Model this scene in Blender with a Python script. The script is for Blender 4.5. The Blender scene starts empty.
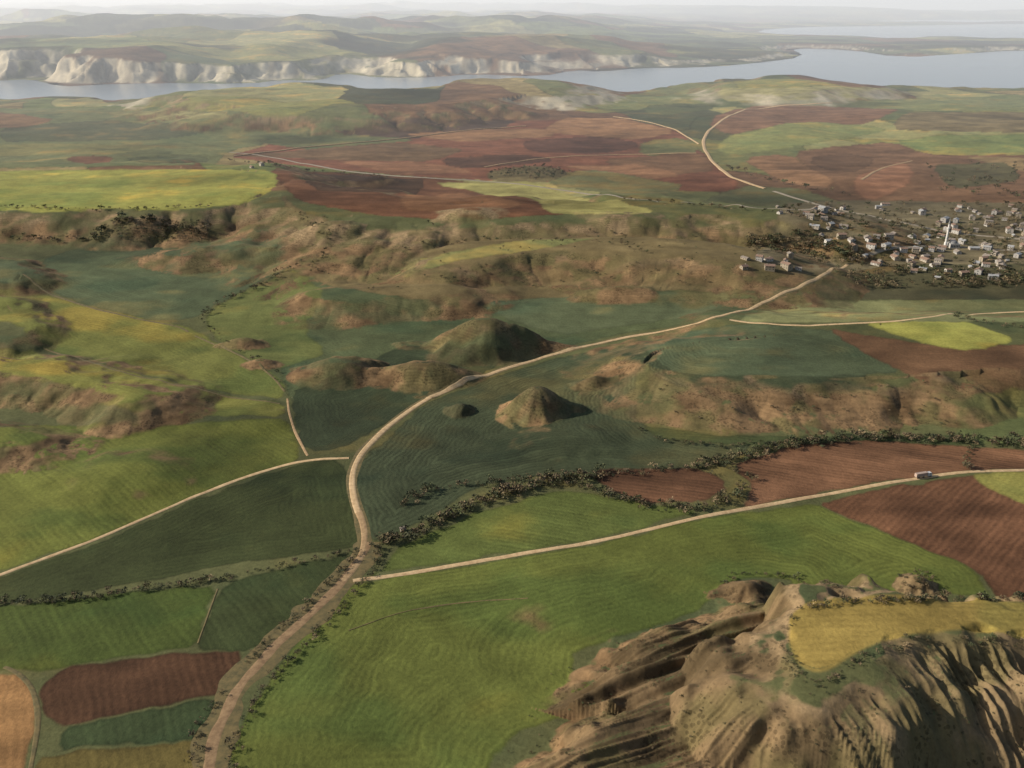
import bpy, math, numpy as np, random, time
T0=time.time()
random.seed(4); RS=np.random.RandomState(7)
scene=bpy.context.scene
F=887.0; CH=320.0; PITCH=math.radians(23.1)
sp,cp=math.sin(PITCH),math.cos(PITCH)
f4=np.float32
# ------------------------------------------------------------------ noise
def h2(ix,iy,seed):
    a=(ix.astype(np.int64)*374761393+iy.astype(np.int64)*668265263+seed*1274126177)&0xffffffff
    a=((a^(a>>13))*1274126177)&0xffffffff
    a=a^(a>>16)
    return (a&0xffffff).astype(f4)/f4(0xffffff)
def vn(x,y,seed=0):
    ix=np.floor(x);iy=np.floor(y);fx=(x-ix).astype(f4);fy=(y-iy).astype(f4)
    fx=fx*fx*fx*(fx*(fx*6-15)+10);fy=fy*fy*fy*(fy*(fy*6-15)+10)
    a=h2(ix,iy,seed);b=h2(ix+1,iy,seed);c=h2(ix,iy+1,seed);d=h2(ix+1,iy+1,seed)
    return (a+(b-a)*fx+(c-a)*fy+(a-b-c+d)*fx*fy)*2-1
def fbm(x,y,o=4,seed=0,g=0.5):
    s=0;a=1;t=0
    for i in range(o):
        s=s+a*vn(x+i*17.3,y-i*9.1,seed+i);t+=a;a*=g
        x,y=(x*1.62+y*1.18),(y*1.62-x*1.18)
    return s/t*1.5
def ss(x,a,b):
    t=np.clip((x-a)/(b-a),0,1);return t*t*(3-2*t)
# ------------------------------------------------------------------ planar geometry
def segdist(px,py,P,closed=True):
    n=len(P);best=np.full(px.shape,1e18,f4);T=np.zeros(px.shape,f4);NX=np.zeros(px.shape,f4);NY=np.zeros(px.shape,f4)
    acc=0.0
    for i in range(n if closed else n-1):
        ax,ay=P[i];bx,by=P[(i+1)%n];dx,dy=bx-ax,by-ay;L2=dx*dx+dy*dy+1e-9
        t=np.clip(((px-ax)*dx+(py-ay)*dy)/L2,0,1)
        ex=px-(ax+t*dx);ey=py-(ay+t*dy);d=ex*ex+ey*ey
        m=d<best;L=math.sqrt(L2)
        best=np.where(m,d,best);T=np.where(m,acc+t*L,T);NX=np.where(m,ex,NX);NY=np.where(m,ey,NY)
        acc+=L
    return np.sqrt(best),T,NX,NY
def inside(px,py,P):
    c=np.zeros(px.shape,bool);n=len(P)
    for i in range(n):
        ax,ay=P[i];bx,by=P[(i+1)%n]
        if ay==by: continue
        m=((ay>py)!=(by>py))&(px<(bx-ax)*(py-ay)/(by-ay)+ax)
        c^=m
    return c
# survey bearings (sight lines from the survey station) -> ground coordinates
def on_plane(pts,z):
    o=[]
    for u,v in pts:
        t=(v-384)/F;dz=-(sp+t*cp);s=(z-CH)/dz
        o.append(((u-512)/F*s,(cp-t*sp)*s))
    return o
def dens(pts,step,closed):
    o=[];n=len(pts)
    for i in range(n if closed else n-1):
        a=pts[i];b=pts[(i+1)%n];L=math.hypot(b[0]-a[0],(b[1]-a[1]));k=max(1,int(L/step))
        for j in range(k): o.append((a[0]+(b[0]-a[0])*j/k,a[1]+(b[1]-a[1])*j/k))
    if not closed:o.append(pts[-1])
    return o
def chaikin(P,k=2,closed=True):
    for _ in range(k):
        o=[];n=len(P)
        if not closed:o.append(P[0])
        for i in range(n if closed else n-1):
            a=P[i];b=P[(i+1)%n]
            o.append((a[0]*.75+b[0]*.25,a[1]*.75+b[1]*.25));o.append((a[0]*.25+b[0]*.75,a[1]*.25+b[1]*.75))
        if not closed:o.append(P[-1])
        P=o
    return P
# ------------------------------------------------------------------ landforms
# plateau tops: outline, height, front width, back width, gully amount, gully wavelength
MES=[
 ([(795,612),(850,604),(1024,602),(1250,602),(1300,645),(1024,640),(985,634),(935,638),(890,645),(850,662),(820,682),(798,672),(788,645)],42,100,40,.06,20),
 ([(635,664),(690,646),(740,626),(785,612),(830,650),(820,720),(780,790),(640,870),(525,850),(570,778),(655,722),(645,688)],17,56,30,.04,18),
 ([(640,360),(655,368),(700,374),(800,375),(880,374),(950,372),(1024,368),(1250,362),(1250,322),(900,322),(760,333),(660,346)],21,84,130,.24,38),
 ([(450,260),(500,250),(560,247),(640,248),(700,252),(745,260),(760,260),(700,246),(600,242),(520,242),(460,248)],25,165,150,.22,56),
 ([(280,190),(300,208),(340,214),(385,219),(480,220),(620,217),(700,215),(760,214),(790,212),(700,204),(600,204),(540,200),(400,203),(300,185)],33,250,220,.24,62),
 ([(-400,212),(0,207),(50,210),(170,210),(212,207),(245,203),(272,190),(275,170),(100,165),(-400,165)],31,130,240,.26,42),
 ([(-300,255),(0,262),(16,270),(24,280),(10,286),(-300,286)],12,54,60,.2,24),
 ([(-300,300),(0,298),(10,310),(28,330),(0,341),(-300,346)],11,48,44,.2,22),
 ([(-300,366),(0,370),(60,374),(110,383),(150,395),(120,392),(60,364),(0,356),(-300,350)],15,60,70,.24,24),
 ([(-300,426),(0,428),(30,431),(52,435),(20,443),(-300,448)],9,42,40,.2,18),
 ([(305,296),(340,292),(400,290),(450,289),(458,293),(400,297),(330,299)],13,66,80,.18,30),
 ([(180,98),(230,91),(300,86),(350,91),(420,93),(470,86),(545,83),(562,91),(520,97),(440,106),(390,109),(330,112),(250,108),(200,103)],38,330,230,.5,110),
 ([(725,86),(745,80),(775,76),(835,77),(865,84),(820,90),(750,90)],38,300,230,.1,160),
]
for i,m in enumerate(MES):
    P=chaikin(on_plane(m[0],m[1]),2);MES[i]=(P,)+m[1:]
# small hills: centre, radii (m), height, tone
MND=[((537,411),37,37,23,0),((460,408),17,16,7,1),((487,345),76,56,32,0),((428,376),70,38,17,0),((592,386),26,16,7,1),((244,345),32,18,8,2),
     ((335,374),52,46,15,2),((745,600),20,13,8,0),((800,600),22,12,4,1),((915,588),14,11,7,1),((262,366),24,16,5,2),((545,345),40,14,8,0),((612,300),70,34,9,2),
     ((180,260),120,70,9,3),((240,420),60,60,5,3),((600,600),90,60,3,3),((560,440),60,50,4,3),((120,480),70,60,5,3),((660,300),100,50,6,3),((330,250),60,60,14,2),((470,238),70,50,10,2),((620,240),80,60,10,2)]
MND=[(on_plane([c],0)[0],a,b,h,tn) for c,a,b,h,tn in MND]
WATER=[
 [(-500,104),(0,103),(60,103),(130,105),(165,104),(200,98),(260,97),(330,98),(400,100),(470,98),(540,97),(575,104),(600,98),(650,92),(715,90),(760,90),(850,90),(890,95),(1024,93),(1500,96),
  (1500,48),(1024,50),(960,54),(900,58),(850,50),(790,48),(808,57),(740,65),(690,68),(640,68),(600,72),(575,70),(540,77),(470,74),(440,77),(380,78),(340,73),(320,81),(280,80),(250,84),(150,83),(95,85),(60,87),(30,79),(0,81),(-500,76)],
 [(750,31),(800,27),(900,26),(1024,23.5),(1400,22.5),(1400,42),(1024,40),(940,35),(900,39),(850,35),(790,35)],
 [(860,21),(940,20),(1024,19.5),(1024,22),(940,23)],
]
WL=-50.0
WATER=[chaikin(on_plane(w,WL),1) for w in WATER]
BADC,BADS=math.cos(.42),math.sin(.42)
def height(x,y,full=False):
    x=np.asarray(x,f4);y=np.asarray(y,f4)
    far=ss(y,1500,4200);vfar=ss(y,5000,9000)
    b=fbm(x/240,y/260,3,3)*5.5+fbm(x/70+5,y/70,2,9)*.9
    left=1-ss(x/(y+1),-.02,.28)
    b=b+far*fbm(x/900,y/900,4,21)*(22-14*vfar*(1-left))+far*4
    sh=ss(fbm(x/1100,y/2600,3,27),-.55,.3)
    b=b+ss(y,4500,5300)*((18+56*sh+8)*left-26*(1-left))+ss(y,4800,5600)*fbm(x/700,y/600,4,29)*(8+18*left)
    b=b+vfar*(fbm(x/2600,y/1700,5,31)*(13+140*left)+14*left)
    b=b+ss(y,18000,40000)*(fbm(x/9000,y/7000,5,41)*230+150)
    out=np.zeros(x.shape,f4);rough=np.zeros(x.shape,f4);tone=np.zeros(x.shape,f4)
    for k,(P,H,wf,wb,ga,lam) in enumerate(MES):
        xs=[p[0] for p in P];ys=[p[1] for p in P];w=max(wf,wb)*1.4
        s=(x>min(xs)-w)&(x<max(xs)+w)&(y>min(ys)-w)&(y<max(ys)+w)
        if not s.any():continue
        X=x[s];Y=y[s]
        d,t,nx,ny=segdist(X,Y,P);ins=inside(X,Y,P)
        dy=ny/(d+1e-3)
        W=wf+(wb-wf)*ss(dy,-.1,.7)
        fr=1-ss(dy,-.05,.5)
        W=W*(1+.35*vn(X/(lam*3),Y/(lam*3),55+k)*(k>1))
        wp=fbm(X/(lam*1.5),Y/(lam*1.5),3,50+k)
        dd=np.where(ins,-d,d)+wp*wf*.17
        q=np.clip(dd/W,0,1)
        g=vn(t/lam+wp*.4,q*.8+k*7.7,60+k);g2=vn(t/lam*2.3+wp*.6,q*1.1+3,80+k)
        gl=(1-np.abs(g))**1.2*.9+(1-np.abs(g2))**1.6*.2
        bell=4*q*(1-q)
        hh=H*(1-(q*q*(3-2*q)))-ga*H*gl*bell*fr
        o=out[s];up=hh>=o;out[s]=np.where(up,hh,o)
        r=rough[s];rough[s]=np.where(up,bell*fr,r)
    # erosion ridges of the badlands
    s=(y<520)&(x>-110)&(x<300)&(out>.2)
    if s.any():
        X=x[s];Y=y[s]
        wv=fbm(X/45,Y/45,3,91)
        a=X*BADC+Y*BADS;bb=-X*BADS+Y*BADC
        frt=ss(X*.9-Y*.45,-45,5)      # spurs turn down-slope on the open face
        r1=1-np.abs(vn(a/190+3,bb/11+wv*.4,92));r2=1-np.abs(vn(a/90,bb/4.6+wv*.45,93));r5=1-np.abs(vn(a/34,bb/2.3+wv*.6,96))
        c2=X*.95+Y*.22
        r3=1-np.abs(vn(c2/10+wv*.35,Y/190,94));r4=1-np.abs(vn(c2/4.4+wv*.4,Y/80,95));r6=1-np.abs(vn(c2/2.3+wv*.5,Y/34,98))
        rg=(r1-.5)*(1-frt)+(r3-.5)*frt;rg2=(r2-.5)*(1-frt)+(r4-.5)*frt;rg3=(r5-.5)*(1-frt)+(r6-.5)*frt
        lo=ss(out[s],.3,9)*(1-ss(out[s],33,41))
        out[s]+=(rg*5.4+rg2*3.3+rg3*1.4)*lo
        rough[s]=np.maximum(rough[s],lo)
    for k,((cx,cy),a,bq,H,tn) in enumerate(MND):
        s=(np.abs(x-cx)<a*2)&(np.abs(y-cy)<bq*2)
        if not s.any():continue
        X=x[s]-cx;Y=y[s]-cy
        an=np.arctan2(Y,X)
        r=np.sqrt((X/a)**2+(Y/bq)**2)*(1+fbm(X/(a*.6)+k,Y/(bq*.6),3,100+k)*.22+.09*vn(np.cos(an)*2.6,np.sin(an)*2.6+k,97))
        q=np.clip(r,0,1);hh=H*(.5+.5*np.cos(math.pi*q**1.05))
        out[s]+=hh
        if tn<3:
            rough[s]=np.maximum(rough[s],ss(1-r,0.02,.25)*(1 if tn!=2 else .8));tone[s]=np.where(r<1.,tn+.5,tone[s])
    h=b+out+rough*(1-far)*(fbm(x/16,y/16,4,120)*.5)
    wm=np.zeros(x.shape,bool);cl=np.zeros(x.shape,f4)
    for k,P in enumerate(WATER):
        ys=[p[1] for p in P]
        s=(y>min(ys)-900)&(y<max(ys)+900)
        if not s.any():continue
        X=x[s];Y=y[s]
        d,t,nx,ny=segdist(X,Y,P);ins=inside(X,Y,P)
        dy=ny/(d+1e-3)
        W=np.where(dy>-.3,230.,260.)
        if k>0: W=W*0+900
        n=fbm(X/240,Y/240,4,130+k)
        W=W*(1+1.1*ss(vn(X/900,Y/900,133),-.1,.6)*(dy>-.3))
        q=np.clip((d+n*70)/W,0,1)
        gl=(1-np.abs(vn(t/110+n*.6,q*2,140+k)))**1.5
        q2=np.clip(q-gl*.38*4*q*(1-q)*(k==0),0,1)
        hl=WL+(h[s]-WL)*(q2*q2*(3-2*q2))
        h[s]=np.where(ins,WL-1-np.minimum(d*.15,25),hl)
        a=wm[s];wm[s]=a|ins
        cc=cl[s];cl[s]=np.maximum(cc,np.where(ins,0,4*q*(1-q)*(W<600)*(dy>-.5)))
    if full:return h,rough,wm,cl,tone,out
    return h
def trace(pts):
    """ground position of surveyed sight lines"""
    pts=np.array(pts,f4);u,v=pts[:,0],pts[:,1]
    t=(v-384)/F;dx=(u-512)/F;dy=cp-t*sp;dz=-(sp+t*cp)
    S0=(CH-110)/-dz;S1=(CH+60)/-dz
    K=260;r=np.arange(len(pts))
    ks=np.linspace(0,1,K)
    S=S0[:,None]+(S1-S0)[:,None]*ks[None,:]
    X=dx[:,None]*S;Y=dy[:,None]*S;Z=CH+dz[:,None]*S
    Hh=height(X.ravel(),Y.ravel()).reshape(X.shape)
    b=(Z<=Hh);idx=np.where(b.any(1),b.argmax(1),K-1)
    i0=np.maximum(idx-1,0)
    g0=(Z-Hh)[r,i0];g1=(Z-Hh)[r,idx];w=np.clip(g0/(g0-g1+1e-6),0,1)
    return [(float(X[i,i0[i]]*(1-w[i])+X[i,idx[i]]*w[i]),float(Y[i,i0[i]]*(1-w[i])+Y[i,idx[i]]*w[i])) for i in r]
# ------------------------------------------------------------------ terrain grid
rows=[150.];
while rows[-1]<70000:
    y=rows[-1];d=(y*y+CH*CH)/(CH*F)*1.0
    if y<285:d=3
    d=min(d,18) if y<7000 else y*.009
    rows.append(y+d)
rows=np.array(rows)
kc=list(np.arange(-10,1035,0.9))
st=2.0;u=-10
L=[]
while u>-900:
    u-=st;st*=1.06;L.append(u)
Rr=[1024-a for a in L]
kc=np.array(L[::-1]+kc+[a for a in Rr if a>1035.5]);kc=(kc-512)/F
R=len(rows);C=len(kc)
rr=rows*cp+CH*sp
X=(kc[None,:]*rr[:,None]).astype(f4);Y=np.repeat(rows[:,None],C,1).astype(f4)
x=X.ravel();y=Y.ravel()
h,rough,wm,cl,tone,mout=height(x,y,True)
Hg=h.reshape(R,C)
print('height',R,C,time.time()-T0)
def hz(px,py):
    px=np.asarray(px,float);py=np.asarray(py,float)
    j=np.clip(np.searchsorted(rows,py)-1,0,R-2);fy=np.clip((py-rows[j])/(rows[j+1]-rows[j]),0,1)
    k=px/(py*cp+CH*sp);i=np.clip(np.searchsorted(kc,k)-1,0,C-2);fx=np.clip((k-kc[i])/(kc[i+1]-kc[i]),0,1)
    return (Hg[j,i]*(1-fx)*(1-fy)+Hg[j,i+1]*fx*(1-fy)+Hg[j+1,i]*(1-fx)*fy+Hg[j+1,i+1]*fx*fy)
hx=np.gradient(Hg,axis=1)/np.gradient(X,axis=1)
gx=np.gradient(X,axis=0);gy=np.gradient(Y,axis=0)
hy=(np.gradient(Hg,axis=0)-hx*gx)/gy
slope=np.sqrt(hx**2+hy**2).ravel()
# ------------------------------------------------------------------ ground colours
def lin(c):
    c=np.array(c,float)/255.;return np.where(c<.04045,c/12.92,((c+.055)/1.055)**2.4)
def A(c):
    c=lin(c);l=c@np.array([.3,.6,.1]);c=l+(c-l)*.95
    return c*np.array([1.02,.93,.80])
# patchwork of fields for the wider country
def voro(px,py,seed):
    ix=np.floor(px);iy=np.floor(py);b1=np.full(px.shape,9.,f4);b2=b1.copy();idv=np.zeros(px.shape,f4)
    for dx in(-1,0,1):
        for dy in(-1,0,1):
            jx=ix+dx;jy=iy+dy
            d=np.abs(px-jx-h2(jx,jy,seed))+np.abs(py-jy-h2(jx,jy,seed+1))*1.0
            d=d.astype(f4);m=d<b1
            b2=np.where(m,b1,np.minimum(b2,d));idv=np.where(m,h2(jx,jy,seed+2),idv);b1=np.where(m,d,b1)
    return idv,b2-b1
wx=x+fbm(x/700,y/700,2,201)*120;wy=y+fbm(x/700,y/700,2,203)*160
sc=np.where(y<4500,1/300.,1/620.)
idv,ed=voro((wx*.95+wy*.25)*sc,(wy*.6-wx*.2)*sc,210)
pal=np.array([A(c) for c in [(112,118,80),(96,108,76),(136,138,84),(122,96,72),(78,84,62),(144,132,92),(106,84,66),(110,122,76),(86,92,70),(152,152,104)]])
col=pal[np.minimum((idv*10).astype(int),9)]
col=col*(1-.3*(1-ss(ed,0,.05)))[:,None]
wood=ss(fbm(x/900,y/500,5,215),.05,.35)*ss(y,4800,5600)*.8
col=col*(1-wood)[:,None]+A((58,62,48))*wood[:,None]
near=(y<1500)
col[near]=A((92,98,66))
rowc=(x*.35+y*.93).astype(f4);rows_s=np.full(x.shape,.3,f4)
NW=fbm(x/14,y/14,3,220);NW2=fbm(x/14+40,y/14,3,225)
pxx=x+NW*1.6*(1+y/1500);pyy=y+NW2*1.6*(1+y/1500)
def paint(pts,c,mode='lin',ang=.3,rs=.5,edge=.24,soft=.8,blend=1.0,raw=False):
    P=trace(dens(pts,26,True))
    P=chaikin(P,1)
    xs=[p[0] for p in P];ys=[p[1] for p in P]
    s=np.where((x>min(xs)-8)&(x<max(xs)+8)&(y>min(ys)-30)&(y<max(ys)+30))[0]
    if len(s)==0:return
    qx=pxx[s];qy=pyy[s]
    ins=inside(qx,qy,P);d,t,_,_=segdist(qx,qy,P)
    sd=np.where(ins,d,-d);sf=soft*(1+y[s]/900)
    m=ss(sd,-sf,sf)*blend
    cc=np.repeat(A(c)[None,:],len(s),0)
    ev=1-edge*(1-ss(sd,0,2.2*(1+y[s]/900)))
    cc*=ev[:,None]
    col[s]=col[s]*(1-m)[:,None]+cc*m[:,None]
    k=s[m>.5];dm=d[m>.5]
    rowc[k]=dm if mode=='con' else (x[k]*math.sin(ang)+y[k]*math.cos(ang))
    rows_s[k]=rs
FIELDS=[
 ([(-400,108),(0,108),(120,108),(240,112),(330,130),(230,150),(200,165),(0,168),(-400,168)],(112,120,84),.2,.2),
 ([(0,128),(100,120),(230,128),(160,140),(0,142)],(92,98,74),.2,.2),
 ([(-100,146),(60,143),(170,146),(120,154),(-100,158)],(128,128,84),.2,.2),
 ([(100,112),(190,110),(240,118),(160,120)],(140,138,96),.2,.2),
 ([(60,158),(105,155),(118,161),(80,164)],(120,88,68),.2,.2),
 ([(120,158),(190,154),(215,160),(150,166)],(96,104,76),.2,.2),
 ([(-100,110),(0,112),(60,120),(20,128),(-100,130)],(124,100,74),.2,.2),
 ([(225,156),(300,136),(400,122),(520,121),(620,118),(680,130),(702,152),(745,190),(700,192),(600,186),(540,182),(430,178),(300,166)],(126,86,68),.5,.3),
 ([(330,131),(400,120),(520,120),(500,129),(400,140)],(84,70,60),.5,.3),
 ([(225,155),(300,150),(400,142),(470,150),(430,162),(330,160)],(112,92,70),.5,.3),
 ([(400,134),(470,130),(540,128),(560,136),(460,142)],(142,110,82),.5,.3),
 ([(560,118),(620,118),(680,131),(640,140),(540,132)],(152,118,88),.5,.3),
 ([(520,141),(600,136),(650,144),(600,154),(530,152)],(96,68,56),.5,.3),
 ([(600,160),(700,152),(720,170),(650,178)],(118,92,70),.5,.3),
 ([(640,140),(690,138),(702,152),(640,156)],(116,120,82),.5,.3),
 ([(250,141),(330,132),(420,140),(300,150)],(106,112,78),.5,.3),
 ([(330,160),(430,163),(480,172),(400,175)],(140,104,80),.5,.3),
 ([(440,158),(520,154),(560,160),(500,167),(450,168)],(88,66,55),.5,.3),
 ([(560,166),(640,164),(690,176),(640,180)],(142,108,82),.5,.3),
 ([(270,168),(430,178),(540,188),(570,214),(480,219),(380,216),(300,202),(280,184)],(110,78,58),.2,.3),
 ([(300,172),(430,180),(400,194),(310,190)],(80,62,48),.2,.3),
 ([(400,196),(470,192),(530,204),(480,212),(400,210)],(130,96,70),.2,.3),
 ([(545,173),(600,170),(690,186),(640,196),(550,186)],(116,120,84),.2,.3),
 ([(485,171),(540,165),(572,172),(550,183),(490,181)],(112,104,74),.2,.3),
 ([(430,183),(530,181),(560,191),(600,201),(655,209),(640,215),(545,213),(540,201),(480,191)],(156,154,96),.2,.3),
 ([(565,107),(620,96),(700,82),(745,85),(715,101),(600,114)],(122,128,86),.9,.3),
 ([(640,106),(715,101),(712,110),(650,116)],(96,104,74),.9,.3),
 ([(715,89),(850,87),(960,93),(840,101),(720,101)],(154,152,106),.9,.3),
 ([(705,121),(745,106),(830,103),(905,108),(870,125),(800,122),(725,136)],(128,100,80),.9,.3),
 ([(725,136),(800,122),(870,125),(892,130),(800,146),(730,156),(714,150)],(134,142,92),.9,.3),
 ([(720,101),(840,101),(1024,95),(1300,95),(1300,112),(930,111)],(124,132,92),.9,.3),
 ([(905,112),(1024,112),(1300,115),(1300,135),(1024,133),(890,130)],(122,112,84),.9,.3),
 ([(890,140),(960,135),(1024,134),(1300,134),(1300,152),(930,153)],(124,138,86),.9,.3),
 ([(790,152),(890,141),(930,155),(1300,155),(1300,205),(870,202),(840,190)],(122,96,75),.9,.3),
 ([(740,158),(790,153),(840,188),(790,186)],(140,110,84),.9,.3),
 ([(800,158),(850,152),(880,160),(845,176)],(104,82,64),.9,.3),
 ([(960,156),(1024,158),(1100,165),(1024,172)],(138,120,88),.9,.3),
 ([(850,178),(905,160),(918,178),(880,200),(860,198)],(150,112,88),.9,.3),
 ([(930,165),(1010,162),(1024,180),(950,190)],(92,90,66),.9,.3),
 ([(740,186),(800,188),(850,205),(780,208),(700,200)],(100,104,76),.9,.3),
 ([(-400,170),(0,171),(180,169),(275,171),(278,188),(245,206),(212,207),(170,213),(110,208),(50,214),(0,210),(-400,212)],(152,156,80),.2,.4),
 ([(280,190),(300,212),(380,232),(500,226),(760,228),(850,215),(850,290),(740,292),(640,290),(460,305),(330,288),(300,262)],(112,102,72),.2,.1),
 ([(385,272),(420,258),(520,240),(600,238),(560,246),(450,262),(400,279)],(122,128,82),.2,.3),
 ([(-400,240),(28,262),(100,240),(200,234),(285,231),(303,244),(300,262),(240,291),(190,320),(150,320),(90,306),(45,286),(-400,260)],(84,98,72),'con',.7),
 ([(200,318),(240,291),(300,266),(330,286),(460,306),(640,290),(745,291),(810,283),(740,316),(640,331),(560,346),(500,362),(400,402),(375,430),(340,450),(305,452),(290,400),(285,372),(230,345)],(82,94,66),'con',.7),
 ([(300,385),(350,372),(400,345),(520,352),(400,415),(340,450),(305,452),(290,400)],(58,70,51),'con',.8),
 ([(470,303),(600,293),(745,291),(700,315),(560,335),(520,325)],(90,102,76),.1,.6),
 ([(200,318),(240,291),(300,268),(330,290),(300,330),(330,352),(270,372),(225,346)],(104,114,66),.1,.5),
 ([(-400,285),(0,290),(40,292),(100,310),(190,327),(225,346),(285,380),(285,400),(200,388),(40,348),(15,322),(-400,330)],(112,119,62),'con',.7),
 ([(40,350),(200,390),(285,404),(285,417),(130,413),(50,382),(0,378),(-400,375),(-400,350)],(124,128,65),'con',.7),
 ([(-400,425),(0,425),(130,425),(290,418),(300,445),(300,460),(200,494),(100,537),(0,572),(-400,640)],(106,115,54),.75,.85),
 ([(-400,650),(0,578),(100,542),(200,498),(300,463),(345,460),(347,490),(358,520),(360,548),(240,562),(130,584),(0,604),(-400,680)],(60,70,42),'con',1.),
 ([(-400,700),(0,607),(130,592),(218,586),(195,647),(100,661),(30,674),(0,667),(-400,760)],(74,90,43),.9,.8),
 ([(225,582),(352,553),(347,577),(290,622),(250,651),(195,650)],(62,74,45),.9,.8),
 ([(40,690),(60,668),(180,653),(245,650),(225,692),(60,727),(40,716)],(82,60,45),1.1,1.1),
 ([(66,727),(197,701),(216,700),(206,737),(60,750)],(60,75,49),1.1,.9),
 ([(38,757),(200,738),(200,768),(190,830),(38,830)],(106,98,56),1.1,.8),
 ([(-400,640),(0,672),(30,682),(38,702),(30,742),(10,830),(-400,900)],(154,120,80),1.1,.8),
 ([(355,470),(385,440),(420,405),(500,375),(560,357),(640,342),(740,325),(780,340),(850,362),(880,390),(700,390),(660,384),(642,360),(632,410),(660,437),(730,447),(757,442),(725,467),(640,472),(560,472),(480,487),(420,522),(395,537),(372,542),(364,520),(355,490)],(66,77,57),'con',1.5),
 ([(640,425),(720,436),(850,436),(965,436),(965,446),(860,440),(757,446),(660,440)],(72,84,54),.2,.8),
 ([(640,341),(740,323),(830,330),(885,345),(905,372),(830,376),(760,376),(700,376),(665,370),(650,356)],(84,98,74),'con',.9),
 ([(825,328),(940,346),(1024,345),(1300,330),(1300,420),(1024,400),(955,402),(905,373),(860,350)],(116,90,68),.2,.5),
 ([(860,323),(960,319),(1018,340),(975,353),(930,345)],(160,164,84),.2,.4),
 ([(740,319),(800,301),(1024,299),(1300,298),(1300,322),(860,322),(745,323)],(128,134,94),.2,.7),
 ([(945,402),(1000,390),(1024,388),(1300,385),(1300,445),(965,445)],(94,106,68),.2,.6),
 ([(590,470),(700,468),(733,486),(700,503),(640,501),(600,486)],(98,72,55),.3,1.3),
 ([(730,466),(790,446),(860,440),(965,446),(1024,450),(1300,450),(1300,468),(960,470),(900,479),(800,496),(738,509),(757,486)],(118,88,67),.3,1.5),
 ([(815,504),(900,486),(965,475),(1024,474),(1300,474),(1300,640),(1024,600),(960,562)],(106,77,58),-.8,1.5),
 ([(968,473),(1024,472),(1300,474),(1300,520),(1024,505),(990,491)],(142,142,76),-.8,.7),
 ([(380,575),(395,549),(480,511),(560,490),(640,502),(700,512),(600,538),(450,562),(372,573)],(92,106,55),.3,.9),
 ([(350,584),(450,568),(600,543),(700,519),(812,504),(960,562),(1012,597),(900,592),(770,577),(725,582),(700,612),(565,655),(600,690),(500,745),(470,830),(222,830),(240,720),(290,650)],(97,108,52),'con',.95),
 ([(750,262),(775,232),(780,204),(840,200),(1024,203),(1300,203),(1300,298),(850,298),(820,275),(760,270)],(116,110,88),.2,.1),
 ([(820,275),(900,264),(1300,264),(1300,298),(815,300)],(86,86,64),.2,.1),
]
for fd in FIELDS:
    md=fd[2]
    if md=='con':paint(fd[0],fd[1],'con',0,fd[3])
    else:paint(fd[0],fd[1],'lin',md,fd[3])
print('fields',time.time()-T0)
# broad natural variation: drier yellow patches on crops, tone drift, painted cloud-like shade
g=(col[:,1]>col[:,0]*.90)&(y<9000)
n1=fbm(x/120+3,y/70,4,301);n2=fbm(x/35,y/30,4,311);n3=fbm(x/300,y/200,3,321);n4=fbm(x/9,y/9,3,325)
yel=ss(n1*.7+n2*.4,.12,.8)*.8*g
col=col*(1-yel)[:,None]+(col*np.array([1.70,1.24,1.0]))*yel[:,None]
dg=ss(-n1*.65+n2*.4,.08,.75)*.66*g
col=col*(1-dg)[:,None]+(col*np.array([.54,.70,.76]))*dg[:,None]
drk=ss(n3+.4*n2,.05,.9)*.4  # broad cloud-like shade darkened into the ground colour
col*=(1-drk)[:,None]
col*=(1+.15*n2+.08*n4)[:,None]
col*=np.clip(1+.3*fbm(x/55+9,y/22,3,329)*(~g),.6,1.5)[:,None]
# eroded slopes
sl=ss(slope+n2*.06+n4*.03,.16,.31)*(y<4300)*(1-wm)
sl=np.maximum(sl,ss(rough+n2*.25,.3,.7)*(y<2000)*ss(slope,.06,.15))
sl=sl*(1-.65*ss(fbm(x/55,y/45,4,345),.05,.5)*(y>550))
st=fbm(x/30,y/30,4,331);gr=ss(fbm(x/22,y/22,4,341)+.3*n1,-.25,.45)
b1=A((134,112,84));b2=A((102,84,62));b3=A((90,94,60));b4=A((158,144,116))
br=b1+(b2-b1)*ss(st,-.3,.6)[:,None]
band=ss(mout/30.+.25*st,.45,.9)*.5
br=br+(b4-br)*band[:,None]
br=br+(b3-br)*(gr*.65)[:,None]
t1=(tone>1)&(tone<2);br[t1]=br[t1]*.35+A((74,74,52))*.65
kn=(tone>0)&(tone<1);kf=ss(mout+n2*6,7,20)*kn*.6
br=br*(1-kf)[:,None]+A((78,76,52))*kf[:,None]
hydr=np.clip(-(fbm(x/5,y/5,3,347)),0,1)*.3
br*=(1-hydr)[:,None]
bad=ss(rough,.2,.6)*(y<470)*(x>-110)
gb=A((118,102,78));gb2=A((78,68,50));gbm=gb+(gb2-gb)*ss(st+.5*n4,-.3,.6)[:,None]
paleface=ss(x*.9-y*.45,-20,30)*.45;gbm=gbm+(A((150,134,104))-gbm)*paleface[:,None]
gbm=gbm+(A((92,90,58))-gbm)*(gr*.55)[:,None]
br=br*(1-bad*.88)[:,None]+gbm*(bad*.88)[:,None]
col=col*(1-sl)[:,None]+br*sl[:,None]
k=(sl>.5)&(y>540);rowc[k]=h[k]*2.0+st[k]*3;rows_s[k]=.9
k=(sl>.5)&(y<=540);rows_s[k]=0
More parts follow.
